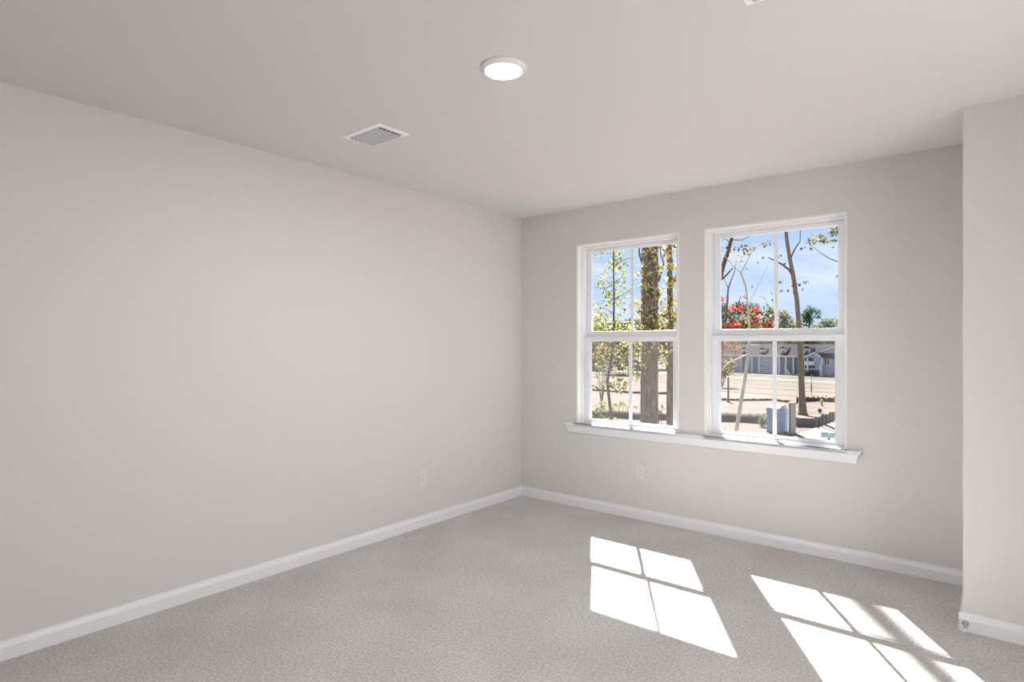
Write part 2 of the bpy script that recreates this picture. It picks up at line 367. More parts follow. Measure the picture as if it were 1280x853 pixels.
M['gl'] = leafmat('green leaf', (0.07, 0.11, 0.025), (0.1, 0.13, 0.04))
M['ol'] = leafmat('orange brown leaf', (0.21, 0.13, 0.06), (0.17, 0.12, 0.065))
M['rl'] = leafmat('red leaf', (0.31, 0.0225, 0.0275), (0.25, 0.045, 0.035))
M['pl'] = leafmat('pink red leaf', (0.31, 0.08, 0.075), (0.275, 0.1, 0.075))
M['dg'] = leafmat('dark evergreen', (0.045, 0.075, 0.045), (0.065, 0.09, 0.055), .25)
M['mg'] = leafmat('grey green scrub', (0.18, 0.185, 0.125), (0.21, 0.20, 0.145), .3)
M['bg'] = leafmat('blue green pine', (0.065, 0.125, 0.085), (0.09, 0.15, 0.10), .3)
M['siding'] = mat('blue grey siding', (.33, .40, .52), .7, .2, noise=(.6, (.36, .43, .55)))
M['white_paint'] = mat('white house trim', (.80, .81, .83), .6, .2)
M['shingle'] = mat('brown shingle', (0.009, 0.0072, 0.0067), .9, .05, noise=(2.0, (0.015, 0.012, 0.011)))
M['dark_glass_shade'] = mat('dark glass and shade', (.035, .04, .05), .15, .5)  # window panes, and the painted shade of the balcony openings
M['recess'] = mat('porch shade and pane grey', (.20, .215, .25), .8, .1)  # grey put in for the shade of the porch recesses, also dormer panes
M['potty'] = mat('blue plastic', (.16, .27, .44), .5, .3, noise=(3, (.19, .30, .47)))
M['potty_roof'] = mat('white plastic', (0.377, 0.377, 0.377), .5, .3)
M['tan'] = mat('tan painted panel', (.46, .42, .345), .8, .1, noise=(2, (.42, .385, .31)))
M['timber'] = mat('weathered timber', (0.155, 0.132, 0.115), .9, .05, noise=(2.5, (0.24, 0.21, 0.18)), stretch=(.5, .5, 3))
M['hyd'] = mat('yellow hydrant paint', (.55, .45, .22), .6, .3)
M['redbrick'] = mat('faded red plastic', (0.231, 0.091, 0.07), .7, .2)
M['metal_dark'] = mat('dark metal', (.05, .045, .045), .6, .3)
M['sign_green'] = mat('green sign face', (.17, .43, .31), .5, .3)
M['sign_white'] = mat('pale sign lettering', (.72, .80, .75), .5, .3)

# ground pieces
struct('ground', MB().add([(-330, 1.0, G), (130, 1.0, G), (130, 420, G), (-330, 420, G)], [(0, 1, 2, 3)]), M['dirt'])
def patch(name, pts, m, h, mt=None):
    n = len(pts); v = [Vector((p.x, p.y, G - .05)) for p in pts] + [Vector((p.x, p.y, G + h)) for p in pts]
    return struct(name, MB().add(v, [tuple(range(n, 2 * n))] + [(i, (i + 1) % n, n + (i + 1) % n, n + i) for i in range(n)]), m)
HU = Vector((.963, -.268, 0)).normalized(); HN = Vector((-HU.y, HU.x, 0))     # along and away from the far house row
HA = gnd(1026, 470.4)
def hb(u, v): return HA + HU * u + HN * v
patch('lawn', [hb(-75, -16), hb(55, -16), hb(55, -.5), hb(-75, -.5)], M['lawn'], .05)
patch('kerb', [hb(-75, -9.4), hb(55, -9.4), hb(55, -8.4), hb(-75, -8.4)], M['concrete'], .14)
patch('path', [hb(-75, -22), hb(55, -22), hb(55, -18.5), hb(-75, -18.5)], M['concrete'], .06)
patch('verge', [hb(-75, -38), hb(55, -38), hb(55, -29), hb(-75, -29)], M['lawn'], .03)
patch('verge', [hb(-75, -46), hb(55, -45), hb(55, -43.5), hb(-75, -44)], M['weeds'], .04)
patch('verge', [hb(-75, -58), hb(55, -55), hb(55, -53.5), hb(-75, -56)], M['weeds'], .04)
patch('verge', [hb(-75, -27), hb(55, -27), hb(55, -25.5), hb(-75, -25.5)], M['weeds'], .05)
patch('road', [gnd(958, 556), gnd(1004, 541.5), gnd(1022, 534.5), gnd(1050, 521), gnd(1110, 505), gnd(1230, 505), gnd(1150, 640), gnd(990, 640)], M['concrete'], .05)
kp = [gnd(1021, 531), gnd(1050, 543), gnd(1050.5, 544.6), gnd(1020, 532.4)]
patch('road_joint', kp, M['berm'], .07)

def berm(name, pts, wid, hgt, m, nz_=.35):
    mb_ = MB(); n = 40; rows = []
    rg = random.Random(len(name) * 7 + int(wid * 10))
    for i in range(n + 1):
        t = i / n * (len(pts) - 1); k = min(int(t), len(pts) - 2); p = pts[k].lerp(pts[k + 1], t - k)
        h = hgt * (1 + rg.uniform(-nz_, nz_)) * (min(1, i / 3, (n - i) / 3)); d = (pts[-1] - pts[0]).normalized(); nr = Vector((-d.y, d.x, 0))
        rows.append([p + nr * (a * wid) + Vector((0, 0, b * h - .03)) for a, b in ((-.5, 0), (-.44, .65), (-.32, .97), (-.2, 1), (.2, .5), (.5, 0))])
    v = [q for r in rows for q in r]; fs = []
    for i in range(n):
        for k in range(5): fs.append((i * 6 + k, i * 6 + k + 1, i * 6 + 7 + k, i * 6 + 6 + k))
    mb_.add(v, fs, 0, True); return struct(name, mb_, m)
berm('earth_bank', [gnd(880, 524.5), gnd(920, 525.5), gnd(962, 528)], 3.4, .80, M['berm'], .10)
berm('earth_bank_left', [gnd(700, 522), gnd(760, 520), gnd(800, 523), gnd(860, 523)], 3.2, .70, M['berm'], .12)

berm('far_woods', [Vector((-330, 300, G)), Vector((-100, 345, G)), Vector((130, 345, G))], 30, 9.5, M['dg'], .16)

def siltfence(label, pts, h):
    n = 46; a = []
    for i in range(n + 1):
        t = i / n * (len(pts) - 1); k = min(int(t), len(pts) - 2); p = pts[k].lerp(pts[k + 1], t - k)
        a.append(p + HN * (.12 * math.sin(i * 1.9)))
    root = tag(empty('silt_fence', a[0]), label, 'fence')
    mb_ = MB(); th = HN * .03
    for i, p in enumerate(a):
        hh = h * (.85 + .2 * math.sin(i * 1.3) * math.sin(i * .37)); mb_.v += [tuple(p - th + Vector((0, 0, -.03))), tuple(p - th + Vector((0, 0, hh))), tuple(p + th + Vector((0, 0, hh))), tuple(p + th + Vector((0, 0, -.03)))]
    for i in range(n):
        o = i * 4
        for k in range(3): mb_.f.append((o + k, o + 4 + k, o + 5 + k, o + 1 + k)); mb_.m.append(0); mb_.sm.append(False)
    build('cloth', local(mb_, root), M['siltcloth'], root)
    for i in range(0, n + 1, 6): build('stake', local(MB().box(a[i] - HN * .06 - HU * .03 + Vector((0, 0, -.05)), a[i] - HN * .035 + HU * .03 + Vector((0, 0, h * 1.25))), root), M['timber'], root)
siltfence('black silt fence across the bare dirt behind the tall tree and hydrant', [gnd(996, 503.0), gnd(1020, 502.0), gnd(1062, 504.0)], .62)
siltfence('low dark silt fence behind the blue portable toilet, left of the tall tree', [gnd(890, 500.5), gnd(930, 501.5), gnd(965, 501), gnd(997, 505)], .30)
siltfence('dark silt fence seen low through the left window', [gnd(700, 487), gnd(745, 489), gnd(790, 492), gnd(860, 494)], .35)

# ---------------------------------------------------------------- trees
def tree(name, label, trunk, branches=(), clusters=(), lm=(), bark='bark', group=None, cat='tree', n=10, seed=1):
    """trunk: (px, py, depth, radius) up from the ground; branches: lists of the same; clusters: (px, py, depth, rx, rz, count, leaf size, material indices)"""
    rg = random.Random(seed)
    tp = []; 
    px, py, d, r = trunk[0]; p0 = W(px, py, d)
    if p0.z > G + .02: tp.append((Vector((p0.x, p0.y, G - .05)), r * 1.5)); tp.append((Vector((p0.x, p0.y, G + .6)), r * 1.15))
    for px, py, d, r in trunk: tp.append((W(px, py, d), r))
    root = tag(empty(name, (tp[0][0].x, tp[0][0].y, G)), label, cat, group)
    build('trunk', local(MB().tube([a for a, _ in tp], [b for _, b in tp], n), root), M[bark], root)
    for b in branches: build('branch', local(MB().tube([W(x, y, dd) for x, y, dd, r in b], [r for *_, r in b], 6), root), M[bark if bark != 'bark' else 'bark_dark'], root)
    if clusters:
        f = MB()
        for (x, y, dd, rx, rz, cnt, sz, mis) in clusters: f.leaves(W(x, y, dd), (rx, rx, rz), cnt, sz, mis, rg)
        build('foliage', local(f, root), [M[q] for q in lm], root)
    return root

# left window: the big trunk (its shadow crosses the right sun patch), vines on it
D = 16.0
cl = []
rg = random.Random(3)
for _ in range(46): cl.append((rg.uniform(801, 826), rg.uniform(302, 372), D - .35, .10, .09, 9, .105, (0, 0, 0, 1, 2)))
for _ in range(26): cl.append((rg.uniform(800, 828), rg.uniform(388, 416), D - .35, .13, .12, 11, .108, (0, 0, 1, 2, 3)))
for _ in range(12): cl.append((rg.uniform(795, 828), rg.uniform(428, 470), D - .35, .13, .12, 6, .13, (0, 1)))
for _ in range(22): cl.append((rg.uniform(792, 806), rg.uniform(335, 480), D - .2, .14, .14, 7, .11, (0, 1, 2)))
tree('tree', 'thick rough tree trunk with yellow vine leaves seen through the left window', [(811.5, 640, D, .275), (811.5, 520, D, .235), (811.5, 440, D, .230), (812, 360, D, .225), (812.5, 300, D, .215), (812, 180, D, .17), (811, 60, D, .13), (808.5, -100, D, .115), (808, -240, D, .10), (808, -420, D, .03)],
     [[(803, 330, D, .03), (799, 318, D, .022), (799, 300, D, .018), (799.5, 270, D, .012)], [(823, 352, D, .03), (830, 330, D, .022), (826, 318, D, .015), (825, 300, D, .01)]], cl, ('vn', 'yl2', 'ol', 'gl'), 'bark', n=16, seed=4)
cl = []
for _ in range(22): cl.append((rg.uniform(832, 846), rg.uniform(305, 360), 17, .12, .12, 6, .14, (0, 0, 1)))
for _ in range(30): cl.append((rg.uniform(826, 850), rg.uniform(355, 415), 17.2, .17, .14, 10, .108, (0, 0, 1, 2)))
for _ in range(14): cl.append((rg.uniform(824, 846), rg.uniform(428, 460), 17.2, .2, .2, 6, .13, (0, 1, 2)))
tree('tree', 'slimmer leafy trunk beside the thick one, at the left window\'s right edge', [(838, 620, 17.4, .13), (838, 500, 17.4, .115), (838, 420, 17.4, .09), (837, 340, 17.4, .08), (836.5, 300, 17.4, .078), (836.5, 200, 17.4, .06), (836, 60, 17.4, .02)],
     [[(834, 318, 17.4, .03), (829, 312, 17.4, .022), (825, 306, 17.4, .016)], [(839, 335, 17.4, .025), (850, 329, 17.4, .015)], [(840, 360, 17.4, .02), (845, 345, 17.4, .016), (850, 335, 17.4, .012)]], cl, ('vn', 'ol', 'yl'), 'bark_dark', seed=5)
# the sapling nearest the house
D = 11.0
cl = []
for _ in range(115):
    y = rg.uniform(312, 400); x = 767 + rg.gauss(0, 12); x = max(738, min(792, x)); cl.append((x, y, D + rg.uniform(-.3, .3), .09, .06, 5, .060, (0, 0, 1, 1, 2)))
for _ in range(165): cl.append((rg.uniform(737, 794), rg.triangular(392, 472, 415), D + rg.uniform(-.4, .6), .11, .09, 9, .074, (0, 1, 1, 1, 2)))
for _ in range(26): cl.append((rg.uniform(740, 785), rg.uniform(470, 490), D + rg.uniform(-.3, .3), .09, .06, 5, .075, (0, 1)))
tree('sapling', 'thin crooked sapling with yellow green leaves, in the left half of the left window', [(768, 640, D, .034), (765.5, 545, D, .032), (764, 520, D, .030), (761, 495, D, .028), (759, 478, D, .027), (762, 462, D, .025), (765.5, 440, D, .023), (766.5, 415, D, .020), (767.5, 380, D, .017), (767, 345, D, .014), (767, 300, D, .011), (766.5, 250, D, .005)],
     [[(767, 335, D, .010), (775, 327, D, .007), (788, 322, D, .004)], [(767, 355, D, .009), (757, 361, D, .006), (744, 359, D, .004)], [(767, 375, D, .010), (780, 367, D, .006), (792, 362, D, .004)], [(767, 370, D, .008), (757, 365, D, .005), (747, 344, D, .003)], [(767, 392, D, .008), (755, 385, D, .006), (742, 388, D, .004)], [(765, 440, D, .010), (778, 432, D, .006), (790, 430, D, .004)], [(762, 462, D, .010), (750, 455, D, .006), (740, 452, D, .004)]],
     cl, ('yl', 'yl2', 'gl'), 'twig', seed=6)

# right window: leaning dark tree, pale sapling, red tree, oak at right, the tall tree in its planter
D = 20
cl = [(x, y, D, .22, .12, 12, .10, (0, 0, 1)) for x, y in ((902, 314), (908, 309), (914, 316), (920, 312), (925, 310), (935, 311), (938, 308), (903, 322), (930, 318), (926, 327), (915, 303), (932, 312), (957, 305), (961, 304), (954, 307))]
tree('tree', 'leaning dark tree with orange brown leaves in the right window\'s upper left corner', [(872, 560, D, .17), (884, 430, D, .12), (893, 385, D, .105), (898, 355, D, .085), (904, 332, D, .075), (910, 315, D, .06), (914, 300, D, .055), (917, 285, D, .05), (924, 250, D, .03)],
     [[(899, 352, D, .04), (908, 344, D, .032), (916, 335, D, .02)], [(914, 300, D, .02), (928, 300, D, .014), (941, 293, D, .008)], [(912, 303, D, .02), (906, 298, D, .015), (899, 304, D, .01)]], cl, ('ol', 'dg'), 'bark_dark', seed=8)
D = 15
tree('sapling', 'pale leaning sapling in the left half of the right window, forking into bare twigs', [(916, 640, D, .055), (920, 541, D, .050), (925, 510, D, .046), (931, 475, D, .042), (936, 440, D, .038), (937, 415, D, .030), (936, 395, D, .026), (934, 375, D, .024), (932, 358, D, .022), (926, 341, D, .020)],
     [[(926, 341, D, .018), (917, 333, D, .014), (910, 325, D, .010), (903, 317, D, .006)], [(926, 341, D, .018), (933, 328, D, .014), (940, 314, D, .011), (951, 305, D, .006)], [(935, 385, D, .012), (940, 372, D, .009), (952, 348, D, .007), (960, 332, D, .005)], [(935, 443, D, .022), (924, 448, D, .018), (910, 454, D, .016), (904, 462, D, .012)], [(936, 432, D, .014), (943, 431.5, D, .010), (948, 432, D, .008)]],
     [(954, 322, D, .05, .04, 2, .07, (0,)), (947, 329, D, .05, .04, 2, .08, (0,)), (934, 336, D, .05, .04, 2, .07, (0,)), (950, 372, D, .15, .06, 3, .06, (0,)), (963, 376, D, .15, .1, 5, .07, (0,)), (944, 360, D, .1, .06, 3, .06, (0,)), (966, 367, D, .1, .06, 3, .06, (0,))], ('dg',), 'bark_pale', seed=9)
D = 21
cl = []
for x, y, r_, c_ in ((902, 374, .16, 16), (900, 380, .18, 10), (924, 383, .16, 16), (923, 388, .2, 16), (915, 386, .15, 8), (941, 389, .22, 18), (946, 392, .2, 14), (949, 390, .12, 8), (938, 399, .26, 18), (934, 404, .2, 12), (905, 408, .3, 28), (912, 406, .25, 18), (921, 407, .3, 24), (927, 409, .25, 22), (962, 401, .2, 16), (966, 391, .15, 10), (960, 406, .25, 20), (947, 407, .22, 12), (931, 372, .08, 4), (953, 399, .2, 8), (963, 409, .2, 10), (899, 406, .2, 14)):
    cl.append((x, y, D, r_ * 1.3, r_ * .7, int(c_ * 1.4), .13, (0, 0, 1)))
for _ in range(60): cl.append((rg.uniform(894, 966), rg.uniform(384, 424), D + rg.uniform(-.3, .6), .3, .2, 7, .13, (2, 2, 3)))
for _ in range(46): cl.append((rg.uniform(892, 922), rg.triangular(424, 466, 432), D + rg.uniform(-.3, .6), .25, .25, 6, .10, (1, 4, 4, 3)))
tree('tree', 'red leaved tree with green among the red, bottom left of the right window\'s upper sash', [(886, 620, D, .11), (888, 470, D, .095), (891, 430, D, .08), (899, 410, D, .06), (907, 398, D, .05), (909, 380, D, .04), (910, 362, D, .03), (913, 353, D, .022), (918, 340, D, .015), (920, 330, D, .008)],
     [[(891, 430, D, .05), (884, 400, D, .04), (880, 370, D, .02)], [(907, 400, D, .03), (918, 390, D, .025), (923, 380, D, .015), (926, 370, D, .01)], [(897, 378, D, .02), (912, 391, D, .02), (928, 404, D, .022), (938, 409, D, .02)], [(910, 360, D, .014), (906, 350, D, .010), (904, 342, D, .006)], [(899, 412, D, .04), (925, 408, D, .03), (950, 400, D, .018), (964, 392, D, .01)]],
     cl, ('rl', 'pl', 'gl', 'dg', 'ol'), 'bark', seed=10)
D = 17
cl = [(x, y, D, a, b, c, .10, (0, 0, 1, 2)) for x, y, a, b, c in ((1012, 304, .16, .08, 18), (1016, 299, .14, .09, 14), (1021, 295, .2, .06, 14), (1027, 302, .14, .09, 20), (1030, 298, .14, .07, 14), (1036, 302, .2, .05, 14), (1044, 302, .22, .04, 16), (1041, 290, .2, .08, 20), (1046, 287, .2, .08, 22), (1044, 294, .15, .06, 12), (1049, 291, .15, .08, 12), (1046, 309, .15, .03, 4), (1047, 345, .06, .05, 4), (1013, 311, .05, .03, 3))]
for _ in range(40): cl.append((rg.uniform(1056, 1150), rg.uniform(180, 320), D + rg.uniform(-1, 1), .4, .3, 14, .11, (0, 1, 2)))
tree('tree', 'leafy tree reaching in from the right at the right window\'s upper right corner', [(1100, 620, D, .16), (1100, 430, D, .14), (1097, 340, D, .12), (1092, 250, D, .09), (1094, 150, D, .03)],
     [[(1097, 345, D, .05), (1070, 336, D, .03), (1049, 328, D, .016), (1036, 323, D, .012), (1024, 315, D, .009), (1013, 306, D, .005)], [(1094, 300, D, .04), (1070, 299, D, .022), (1046, 301, D, .012), (1028, 302, D, .006)], [(1093, 275, D, .03), (1065, 283, D, .016), (1042, 290, D, .007)]], cl, ('ol', 'dg', 'gl'), 'bark_dark', seed=11)
D = 60
TB = gnd(1003.5, 522)
cl = [(993, 358, D, .25, .35, 22, .35, (0, 0, 1)), (994.5, 366, D, .2, .35, 16, .35, (0, 0, 1))]
for x, y in ((976, 319), (1002, 312), (1006, 309), (976, 353), (976, 364), (1003, 362), (1006, 354), (1000, 357), (981, 330), (972, 322), (985, 364), (1009, 353)): cl.append((x, y, D, .15, .12, 3, .35, (2,)))
t_ = tree('tree', 'tall slim tree growing from the timber planter in the right window', [(1003.3, 522.2, 60, .72), (1003.3, 516, 60, .42), (1002.4, 495, 60, .30), (1001, 450, 60, .265), (999, 410, 60, .235), (996, 375, 60, .215), (991.5, 345, 60, .20), (987, 322, 60, .18), (983.5, 300, 60, .165), (981, 270, 60, .14), (978, 220, 60, .06)],
     [[(992, 347, D, .15), (987, 338, D, .12), (978, 331, D, .10), (969, 326, D, .08), (960, 322, D, .05)], [(988, 324, D, .09), (993, 312, D, .08), (1000, 302, D, .05), (1000.5, 285, D, .035)]], cl, ('rl', 'pl', 'dg'), 'bark', n=12, seed=12)

# distant trees
def far(label, px, d, top, wid, kind, base=None, n=900, seed=0, cat='tree', lobes=9, leaf=None, name='tree', lo=.12):
    rg_ = random.Random(seed * 13 + 5); b = gat(px, d); h = W(px, top, d).z - G; R = wid * d / F / 2
    root = tag(empty(name, b), label, cat)
    build('trunk', MB().tube([(0, 0, -.05), (R * .03, 0, h * .4), (0, R * .03, h * .86)], [h * .022 + .05, h * .016 + .04, .03], 8), M['bark'], root)
    f = MB(); mis = (0, 0, 1)
    for k in range(lobes):
        z = h * rg_.uniform(lo, .90); q = 1 - max(0, (z / h - .55)) * 1.3
        c = Vector((rg_.uniform(-1, 1) * R * .65 * q, rg_.uniform(-1, 1) * R * .65 * q, z)); rr = R * rg_.uniform(.32, .55)
        f.leaves(c, (rr, rr, min(rr, h * .16)), n // lobes, leaf or max(.22, d * .0052), mis, rg_)
    f.leaves((0, 0, h * .9), (R * .35, R * .35, h * .1), n // lobes, leaf or max(.22, d * .0052), mis, rg_)
    build('foliage', f, [M[q] for q in kind], root); return root
far('dark evergreen tree behind the red leaves, left edge of the right window', 902, 176, 378, 52, ('dg', 'gl'), seed=1, n=3600, lobes=14, leaf=.6)
far('dark evergreen tree behind the red leaves and the pale sapling', 932, 192, 377, 46, ('dg', 'bg'), seed=2, n=3600, lobes=14, leaf=.6)
far('low dark tree behind the red leaves, left of the right window\'s centre bar', 958, 177, 396, 44, ('dg', 'mg'), seed=3, n=3000, lobes=14, leaf=.6)
far('grey green scrubby tree above the house roof, just left of the tall slim tree', 980, 194, 388, 52, ('mg', 'mg'), seed=4, n=3600, lobes=16, leaf=.7)
far('blue green pine rising highest above the house roof', 1011, 179, 381, 34, ('bg', 'dg'), seed=5, n=3000, leaf=.6, lobes=16)
far('grey green bushy tree above the house, right of the blue green pine', 1031, 200, 398, 50, ('mg', 'bg'), seed=6, n=3200, lobes=16, leaf=.7)
far('grey green tree above the house at the right window\'s right edge', 1056, 217, 395, 46, ('mg', 'mg'), seed=7, n=3000, lobes=16, leaf=.7)
far('low grey tree above the house roof, behind the tall slim tree\'s trunk', 997, 220, 400, 56, ('mg', 'mg'), seed=8, n=3400, lobes=16, leaf=.7)
far('grey green tree above the left end of the house, behind the pale sapling', 945, 242, 402, 70, ('mg', 'dg'), seed=9, n=3000, lobes=16, leaf=.7)
far('grey green tree at the far left of the right window, behind the dark evergreen', 903, 272, 402, 70, ('mg', 'dg'), seed=10, n=3000, lobes=16, leaf=.7)
far('dark evergreen far behind the slim leafy trunk, right part of the left window', 834, 174, 386, 60, ('dg', 'gl'), seed=11, n=4200, lobes=16, leaf=.6)
far('grey green tree far behind the sapling, left edge of the left window', 742, 172, 408, 90, ('mg', 'dg'), seed=12, n=5000, lobes=18)
far('dark far tree between the sapling and the thick trunk in the left window', 788, 148, 402, 90, ('dg', 'mg'), seed=13, n=5000, lobes=18)

def shrub(label, px, d, rz, rx, kinds, n, leaf, seed, name='shrub', z0=0):
    rg_ = random.Random(seed); b = gat(px, d); root = tag(empty(name, b), label, 'shrub')
    s = MB()
    for k in range(7): s.tube([(0, 0, -.03), (rg_.uniform(-.5, .5) * rx, rg_.uniform(-.5, .5) * rx, rz * 1.2)], [.02 + rx * .01, .008], 5)
    build('stem', s, M['twig'], root)
    f = MB(); f.leaves((0, 0, rz * 1.02), (rx, rx, rz), n, leaf, tuple(range(len(kinds))), rg_)
    build('foliage', f, [M[q] for q in kinds], root); return root
M['wl'] = leafmat('whitish leaf', (0.33, 0.33, 0.25), (0.29, 0.3, 0.21))
def lowplant(label, clusters, lm, px, d, seed):
    rg_ = random.Random(seed); b = gat(px, d); root = tag(empty('shrub', b), label, 'shrub')
    s = MB(); f = MB()
    for (x, y, dd, rx, rz, cnt, sz, mis) in clusters:
        c = W(x, y, dd); f.leaves(c, (rx, rx, rz), cnt, sz, mis, rg_); s.tube([b + Vector((0, 0, -.03)), b.lerp(c, .5) + Vector((0, 0, .4)), c], [.03, .018, .005], 5)
    build('stem', local(s, root), M['twig'], root); build('foliage', local(f, root), [M[q] for q in lm], root)
cl = [(rg.uniform(736, 790), rg.uniform(503, 545), 14 + rg.uniform(-.4, .4), .14, .10, 9, .085, (0, 0, 1, 2)) for _ in range(30)]
lowplant('yellow green bush around the foot of the crooked sapling, bottom of the left window', cl, ('yl', 'yl2', 'gl'), 762, 14, 21)
cl = [(rg.uniform(797, 828), rg.uniform(507, 550), 15 + rg.uniform(-.4, .2), .14, .10, 8, .10, (0, 0, 1)) for _ in range(20)]
lowplant('bush with whitish leaves in front of the thick trunk, bottom of the left window', cl, ('wl', 'yl'), 812, 15, 22)
cl = [(rg.uniform(740, 765), rg.uniform(434, 449), 70, .7, .45, 26, .36, (0, 0, 1)) for _ in range(12)]
lowplant('reddish bush behind the sapling near the top of the left lower sash', cl, ('pl', 'ol'), 752, 70, 23)
cl = [(rg.uniform(894, 914), rg.triangular(450, 473, 468), 100, 1.1, .7, 26, .5, (0, 1)) for _ in range(14)]
lowplant('yellow green bush at the left edge of the right window\'s lower sash', cl, ('yl', 'ol'), 903, 100, 24)

# ---------------------------------------------------------------- the far house row
house = empty('house', HA, math.atan2(HU.y, HU.x))
tag(house, 'long blue grey house with white trim and brown roof across the field', 'house')
def hp(px, py, v=0.0):                               # local u, z on the plane v behind the facade
    o = HA + HN * v; r = ray(px, py); t = (o - CAM).dot(HN) / r.dot(HN); p = CAM + r * t
    return (p - HA).dot(HU), p.z - HA.z
def hbox(x0, y0, x1, y1, v0, v1, mb_=None):
    mb_ = mb_ or MB(); u0, z1 = hp(x0, y0, v0); u1, z0 = hp(x1, y1, v0); return mb_.box((u0, v0, z0), (u1, v1, z1))
def hpart(name, mb_, m, parent=house): return build(name, mb_, M[m], parent)
uL, _ = hp(880, 460); uR, _ = hp(1090, 460); zE = hp(1000, 446)[1]; zR = hp(1000, 430.5, 5)[1]
hpart('wall', MB().box((uL, 0, -.3), (uR, 10, zE)), 'siding')
hpart('roof', MB().prism([(-.6, zE - .1), (-.6, zE + .12), (5, zR), (10.6, zE + .12), (10.6, zE - .1)], (uL - .4, 0, 0), (0, 1, 0), (0, 0, 1), (uR - uL + .8, 0, 0)), 'shingle')
hpart('fascia', MB().box((uL - .4, -.68, zE - .12), (uR + .4, -.58, zE + .16)), 'white_paint')
# porch with stairs
for a, b in ((974.5, 981.5), (982.5, 990.5), (992, 999.5)): hpart('porch_recess_shade', hbox(a, 447, b, 467, -.05, .02), 'recess')  # flat panels, the shade of the porch recesses is in their colour
for x in (973.8, 982, 991.3, 1000): hpart('column', hbox(x - .8, 446, x + .8, 468.5, -.5, -.2), 'white_paint')
for x in (926, 940, 949, 968): hpart('column', hbox(x - .6, 446, x + .6, 468, -.5, -.2), 'white_paint')
for a, b in ((928, 937), (941.5, 946)): hpart('porch_recess_shade', hbox(a, 447, b, 466, -.05, .02), 'recess')
u0, z0 = hp(982.5, 457); u1, z1 = hp(990, 468)
hpart('stair_rail', MB().add([(u0, -.6, z0), (u1, -.6, z1), (u1, -.6, z1 - .5), (u0, -.6, z1 - .5), (u0, -.4, z0), (u1, -.4, z1), (u1, -.4, z1 - .5), (u0, -.4, z1 - .5)], [(0, 3, 2, 1), (4, 5, 6, 7), (0, 1, 5, 4), (2, 3, 7, 6), (0, 4, 7, 3)]), 'white_paint')
def hwin(x0, y0, x1, y1, v, parent=house):
    fr = hpart('window', hbox(x0, y0, x1, y1, v - .12, v + .02), 'white_paint', parent); k = (x1 - x0) * .16
    mb_ = MB(); c = (x0 + x1) / 2
    hbox(x0 + k, y0 + k, c - k * .35, y1 - k, v - .15, v - .1, mb_); hbox(c + k * .35, y0 + k, x1 - k, y1 - k, v - .15, v - .1, mb_)
    hpart('pane', mb_, 'dark_glass_shade', fr)
for a, b, c_, d_ in ((951, 447.5, 954, 450.5), (956, 447.5, 960, 450.5), (951, 455, 954, 461)): hwin(a, b, c_, d_, 0)
hwin(1029.5, 448, 1037.8, 458, -1.0)
# dormers in the roof
for x0, x1, yt in ((927.5, 933.5, 436.5), (950, 957, 437), (975.5, 982.5, 435.5), (1004.5, 1013, 435.5)):
    a, zt = hp(x0, yt, 1.0); b, zb = hp(x1, 445, 1.0); c_ = (a + b) / 2
    dm = hpart('dormer', MB().box((a, 1.0, zb - .3), (b, 4.5, zt)), 'siding')
    hpart('dormer_roof', MB().prism([(a - .2, zt - .02), (c_, zt + (b - a) * .32), (b + .2, zt - .02)], (0, .8, 0), (1, 0, 0), (0, 0, 1), (0, 4.0, 0)), 'shingle', dm)
    hwin(x0 + .7, yt + .8, x1 - .7, 444, 1.0, dm) if False else hpart('dormer_window', hbox(x0 + .6, yt + .8, x1 - .6, 443.5, .9, 1.0), 'white_paint', dm)
    hpart('dormer_pane', hbox(x0 + 1.8, yt + 2, x1 - 1.8, 442.6, .86, .95), 'recess', dm)
# projecting gable bay with balconies
v = -2.0
pts = [hp(1005.5, 447.4, v), hp(1018, 441.7, v), hp(1027, 447.4, v)]
ua, ub = pts[0][0], pts[2][0]; zg = pts[0][1]; ap_ = pts[1]
bay = hpart('gable_bay', MB().prism([(ua, -.3), (ub, -.3), (ub, zg), (ap_[0], ap_[1]), (ua, zg)], (0, v, 0), (1, 0, 0), (0, 0, 1), (0, 2.2, 0)), 'siding')
rk = MB(); t = .28
for (p, q) in ((pts[0], pts[1]), (pts[1], pts[2])):
    rk.add([(p[0], v - .25, p[1]), (q[0], v - .25, q[1]), (q[0], v - .25, q[1] + t), (p[0], v - .25, p[1] + t), (p[0], v + 2.5, p[1]), (q[0], v + 2.5, q[1]), (q[0], v + 2.5, q[1] + t), (p[0], v + 2.5, p[1] + t)], [(0, 1, 2, 3), (7, 6, 5, 4), (3, 2, 6, 7), (4, 5, 1, 0)])
hpart('rake_trim', rk, 'white_paint', bay)
br = MB()
for (p, q) in ((pts[0], pts[1]), (pts[1], pts[2])):
    br.add([(p[0], v - .2, p[1] + t + .005), (q[0], v - .2, q[1] + t + .005), (q[0], v - .2, q[1] + t + .10), (p[0], v - .2, p[1] + t + .10), (p[0], v + 5, p[1] + t + .005), (q[0], v + 5, q[1] + t + .005), (q[0], v + 5, q[1] + t + .10), (p[0], v + 5, p[1] + t + .10)], [(0, 1, 2, 3), (7, 6, 5, 4), (3, 2, 6, 7), (4, 5, 1, 0), (0, 3, 7, 4), (1, 5, 6, 2)])
hpart('bay_roof', br, 'shingle', bay)
for a, b, c_, d_ in ((1006, 447.6, 1008.2, 451.6), (1010, 447.6, 1016.5, 451.6), (1006, 457, 1008.2, 460.5), (1010, 457, 1019, 460.8), (1006, 462.5, 1023.5, 470)):
    hpart('balcony_opening_shade', hbox(a, b, c_, d_, v - .06, v + .02), 'dark_glass_shade', bay)  # dark panels paint the shade inside the balcony openings
